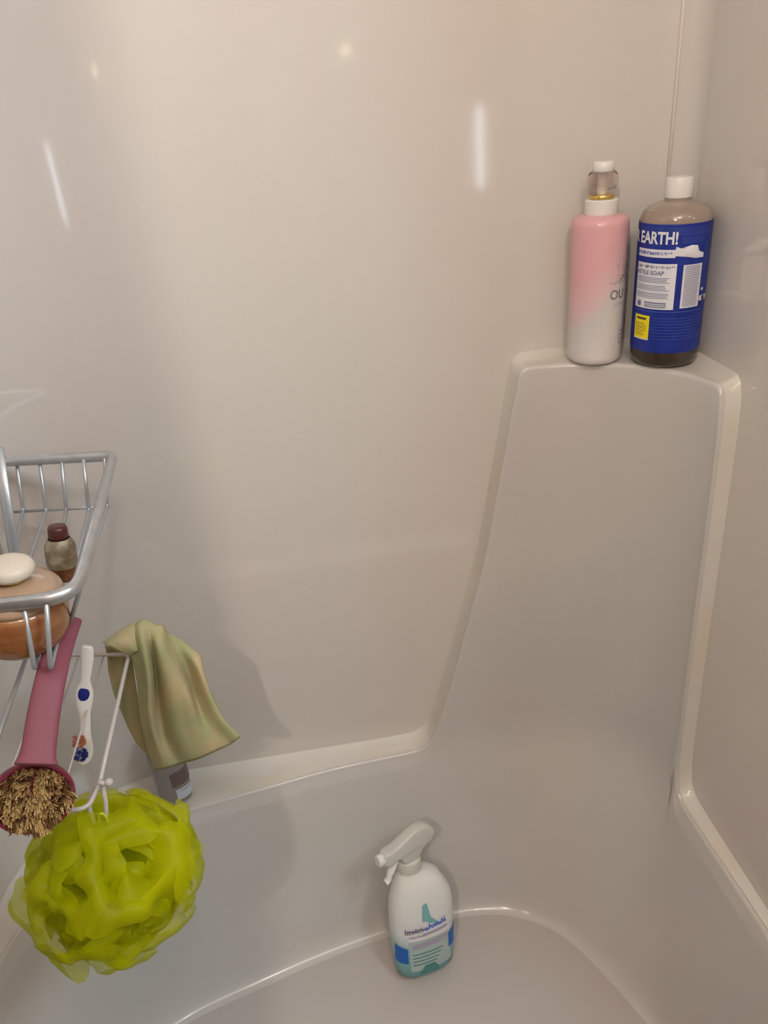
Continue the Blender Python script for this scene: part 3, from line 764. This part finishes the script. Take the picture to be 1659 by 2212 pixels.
# ------------------------------------------------------------------ clear bottle on the ledge behind the cloth
def ledge_bottle():
    c = at(382, 1722, z=L+.004); c.z = L+.005
    c = Vector((c.x, c.y, c.z))
    b = thing('clear_bottle', 'clear grey bottle with white label on the tub ledge below the washcloth', 'bottle', c, (0, 0, R(20)))
    w, d = .030, .021
    def row(z, s, n=32): return [Vector((w*s*math.copysign(abs(math.cos(t))**.8, math.cos(t)), d*s*math.copysign(abs(math.sin(t))**.8, math.sin(t)), z)) for t in [2*PI*k/n for k in range(n)]]
    bm = bmesh.new(); loft(bm, [row(0, .8), row(.002, .95), row(.008, 1.0), row(.11, 1.0), row(.125, .92), row(.135, .7), row(.14, .45)]); 
    obj('body', bm, mat('greyish clear plastic', (.42, .37, .34), .15, trans=.45, ior=1.3, coat=.4), b)
    bm = bmesh.new(); lathe(bm, [(.008, .1395), (.0125, .14), (.0125, .158), (.010, .160)], 24); obj('cap', bm, mat('brown cap plastic', (.10, .07, .06), .3), b)
    g = bmesh.new()
    def q(t, z, o=.0012): return g.verts.new(((w+o)*math.copysign(abs(math.cos(t))**.8, math.cos(t)), (d+o)*math.copysign(abs(math.sin(t))**.8, math.sin(t)), z))
    def pt(t0, t1, z0, z1, mi, o=.0012, n=10):
        A = [q(t0+(t1-t0)*k/n, z0, o) for k in range(n+1)]; B = [q(t0+(t1-t0)*k/n, z1, o) for k in range(n+1)]
        for k in range(n): g.faces.new((A[k], A[k+1], B[k+1], B[k])).material_index = mi
    pt(-PI*.50, -PI*.06, .012, .037, 0); pt(-PI*.52, -PI*.03, .044, .075, 1)
    pt(-PI*.44, -PI*.12, .030, .0325, 2, .0016)
    obj('label', g, [mat('pale label', (.60, .61, .66), .35), mat('brown label', (.15, .10, .09), .35), mat('grey label print', (.35, .36, .42), .4)], b)
ledge_bottle()

# ------------------------------------------------------------------ mesh bath pouf
def pouf():
    c = at(246, 1888, y=-.50)
    dep = (c-CAM).dot(fw); r0_ = 172*dep/FPX
    b = thing('bath_pouf', 'lime green mesh bath pouf hanging from the tray hook', 'bath pouf', c)
    m = bpy.data.materials.new('lime netting'); m.use_nodes = True; nt = m.node_tree; pb = nt.nodes['Principled BSDF']; out = nt.nodes['Material Output']
    pb.inputs['Base Color'].default_value = (.60, .60, .002, 1); pb.inputs['Roughness'].default_value = .45; pb.inputs['Specular IOR Level'].default_value = .25
    tr = nt.nodes.new('ShaderNodeBsdfTranslucent'); tr.inputs['Color'].default_value = (.74, .74, .01, 1)
    tp = nt.nodes.new('ShaderNodeBsdfTransparent'); tp.inputs['Color'].default_value = (.93, .97, .62, 1)
    m1 = nt.nodes.new('ShaderNodeMixShader'); m1.inputs[0].default_value = .45
    m2 = nt.nodes.new('ShaderNodeMixShader'); m2.inputs[0].default_value = .50
    L_ = nt.links.new
    L_(pb.outputs[0], m1.inputs[1]); L_(tr.outputs[0], m1.inputs[2]); L_(m1.outputs[0], m2.inputs[1]); L_(tp.outputs[0], m2.inputs[2]); L_(m2.outputs[0], out.inputs['Surface'])
    rnd = random.Random(11); bm = bmesh.new()
    NP = 42
    for k in range(NP):
        outer = k % 3 == 0
        # roughly even directions; each is a gathered ruffled cup opening outwards
        ph = math.acos(1-2*(k+.5)/NP); th = PI*(1+5**.5)*k
        ax = Vector((math.cos(th)*math.sin(ph), math.sin(th)*math.sin(ph), math.cos(ph)))
        ax = (ax+Vector((rnd.gauss(0, .15), rnd.gauss(0, .15), rnd.gauss(0, .15)))).normalized()
        e1 = ax.orthogonal().normalized(); e2 = ax.cross(e1)
        ln = r0_*(rnd.uniform(.90, 1.02) if outer else rnd.uniform(.70, .86)); w = r0_*rnd.uniform(.34, .54); nw = rnd.choice([2, 3, 3, 4]); p0 = rnd.uniform(0, 6); p1 = rnd.uniform(0, 6)
        nu, nv = 60, 9; V = []
        fl_ = rnd.uniform(.45, .9)
        for i in range(nu):
            a = 2*PI*i/nu; row = []
            for j in range(nv):
                t = j/(nv-1)
                wave = (.20*math.sin(nw*a+p0)+.10*math.sin((nw*2+1)*a+p1))*t**1.5
                rr = w*(t**.7)*(1+wave)*(1+.25*t)
                hh = ln*(.30+.70*math.sin(t*2.1)/.9) - fl_*rr*.2*t + r0_*.06*math.sin(nw*a+p1)*t**2
                pnt = ax*hh + e1*(rr*math.cos(a)) + e2*(rr*math.sin(a)*rnd.uniform(.995, 1.005))
                pnt += Vector(noise.noise_vector(pnt*40))*r0_*.07*t
                row.append(bm.verts.new(pnt))
            V.append(row)
        for i in range(nu):
            A, B = V[i], V[(i+1) % nu]
            for j in range(nv-1): bm.faces.new((A[j], B[j], B[j+1], A[j+1]))
    bmesh.ops.scale(bm, vec=Vector((1, .95, .98)), verts=bm.verts)
    obj('netting', bm, m, b)
    bm = bmesh.new(); hk = at(214, 1762, y=-.512)-c
    tube(bm, smooth_path([Vector((0, 0, 0)), hk*.6+Vector((-.004, 0, 0)), hk, hk+Vector((.006, 0, -.004)), hk*.6+Vector((.006, 0, 0)), Vector((.004, 0, 0))], 6), .0013, 8)
    obj('cord', bm, mat('lime cord', (.50, .58, .02), .6), b)
pouf()

# ------------------------------------------------------------------ light
def light(name, kind, loc, power, col, size=.1, target=None, sy=None):
    ld = bpy.data.lights.new(name, kind); ld.energy = power; ld.color = col
    if kind == 'AREA':
        ld.shape = 'RECTANGLE' if sy else 'SQUARE'; ld.size = size
        if sy: ld.size_y = sy
    else: ld.shadow_soft_size = size
    o = bpy.data.objects.new(name, ld); C.objects.link(o); o.location = loc
    if target: o.rotation_euler = (Vector(target)-Vector(loc)).to_track_quat('-Z', 'Y').to_euler()
    return o
light('vanity_bulb', 'POINT', (-.34, -1.65, 2.08), 31, (1, .87, .74), .02)
light('ceiling_bulb', 'POINT', (.18, -1.35, 2.22), 13, (1, .85, .76), .05)
light('door_gap_daylight', 'AREA', (.875, -2.25, 1.31), .28, (.80, .90, 1), .014, target=(-.1, 0, 1.2), sy=.30)
light('night_light', 'POINT', (.346, -2.2, 1.677), .14, (1, .85, .5), .010)
light('cool_fill', 'AREA', (1.0, -1.3, 2.25), 17, (.72, .88, 1), .5, target=(-.35, -.1, 1.1), sy=.25)  # cool fill lamp, added to lift the left side and upper wall
w = bpy.data.worlds.new('world'); bpy.context.scene.world = w; w.use_nodes = True
w.node_tree.nodes['Background'].inputs['Color'].default_value = (.8, .85, 1, 1); w.node_tree.nodes['Background'].inputs['Strength'].default_value = .05

vs = bpy.context.scene.view_settings
vs.view_transform = 'Standard'; vs.look = 'None'; vs.gamma = 1; vs.exposure = 0; vs.use_curve_mapping = False
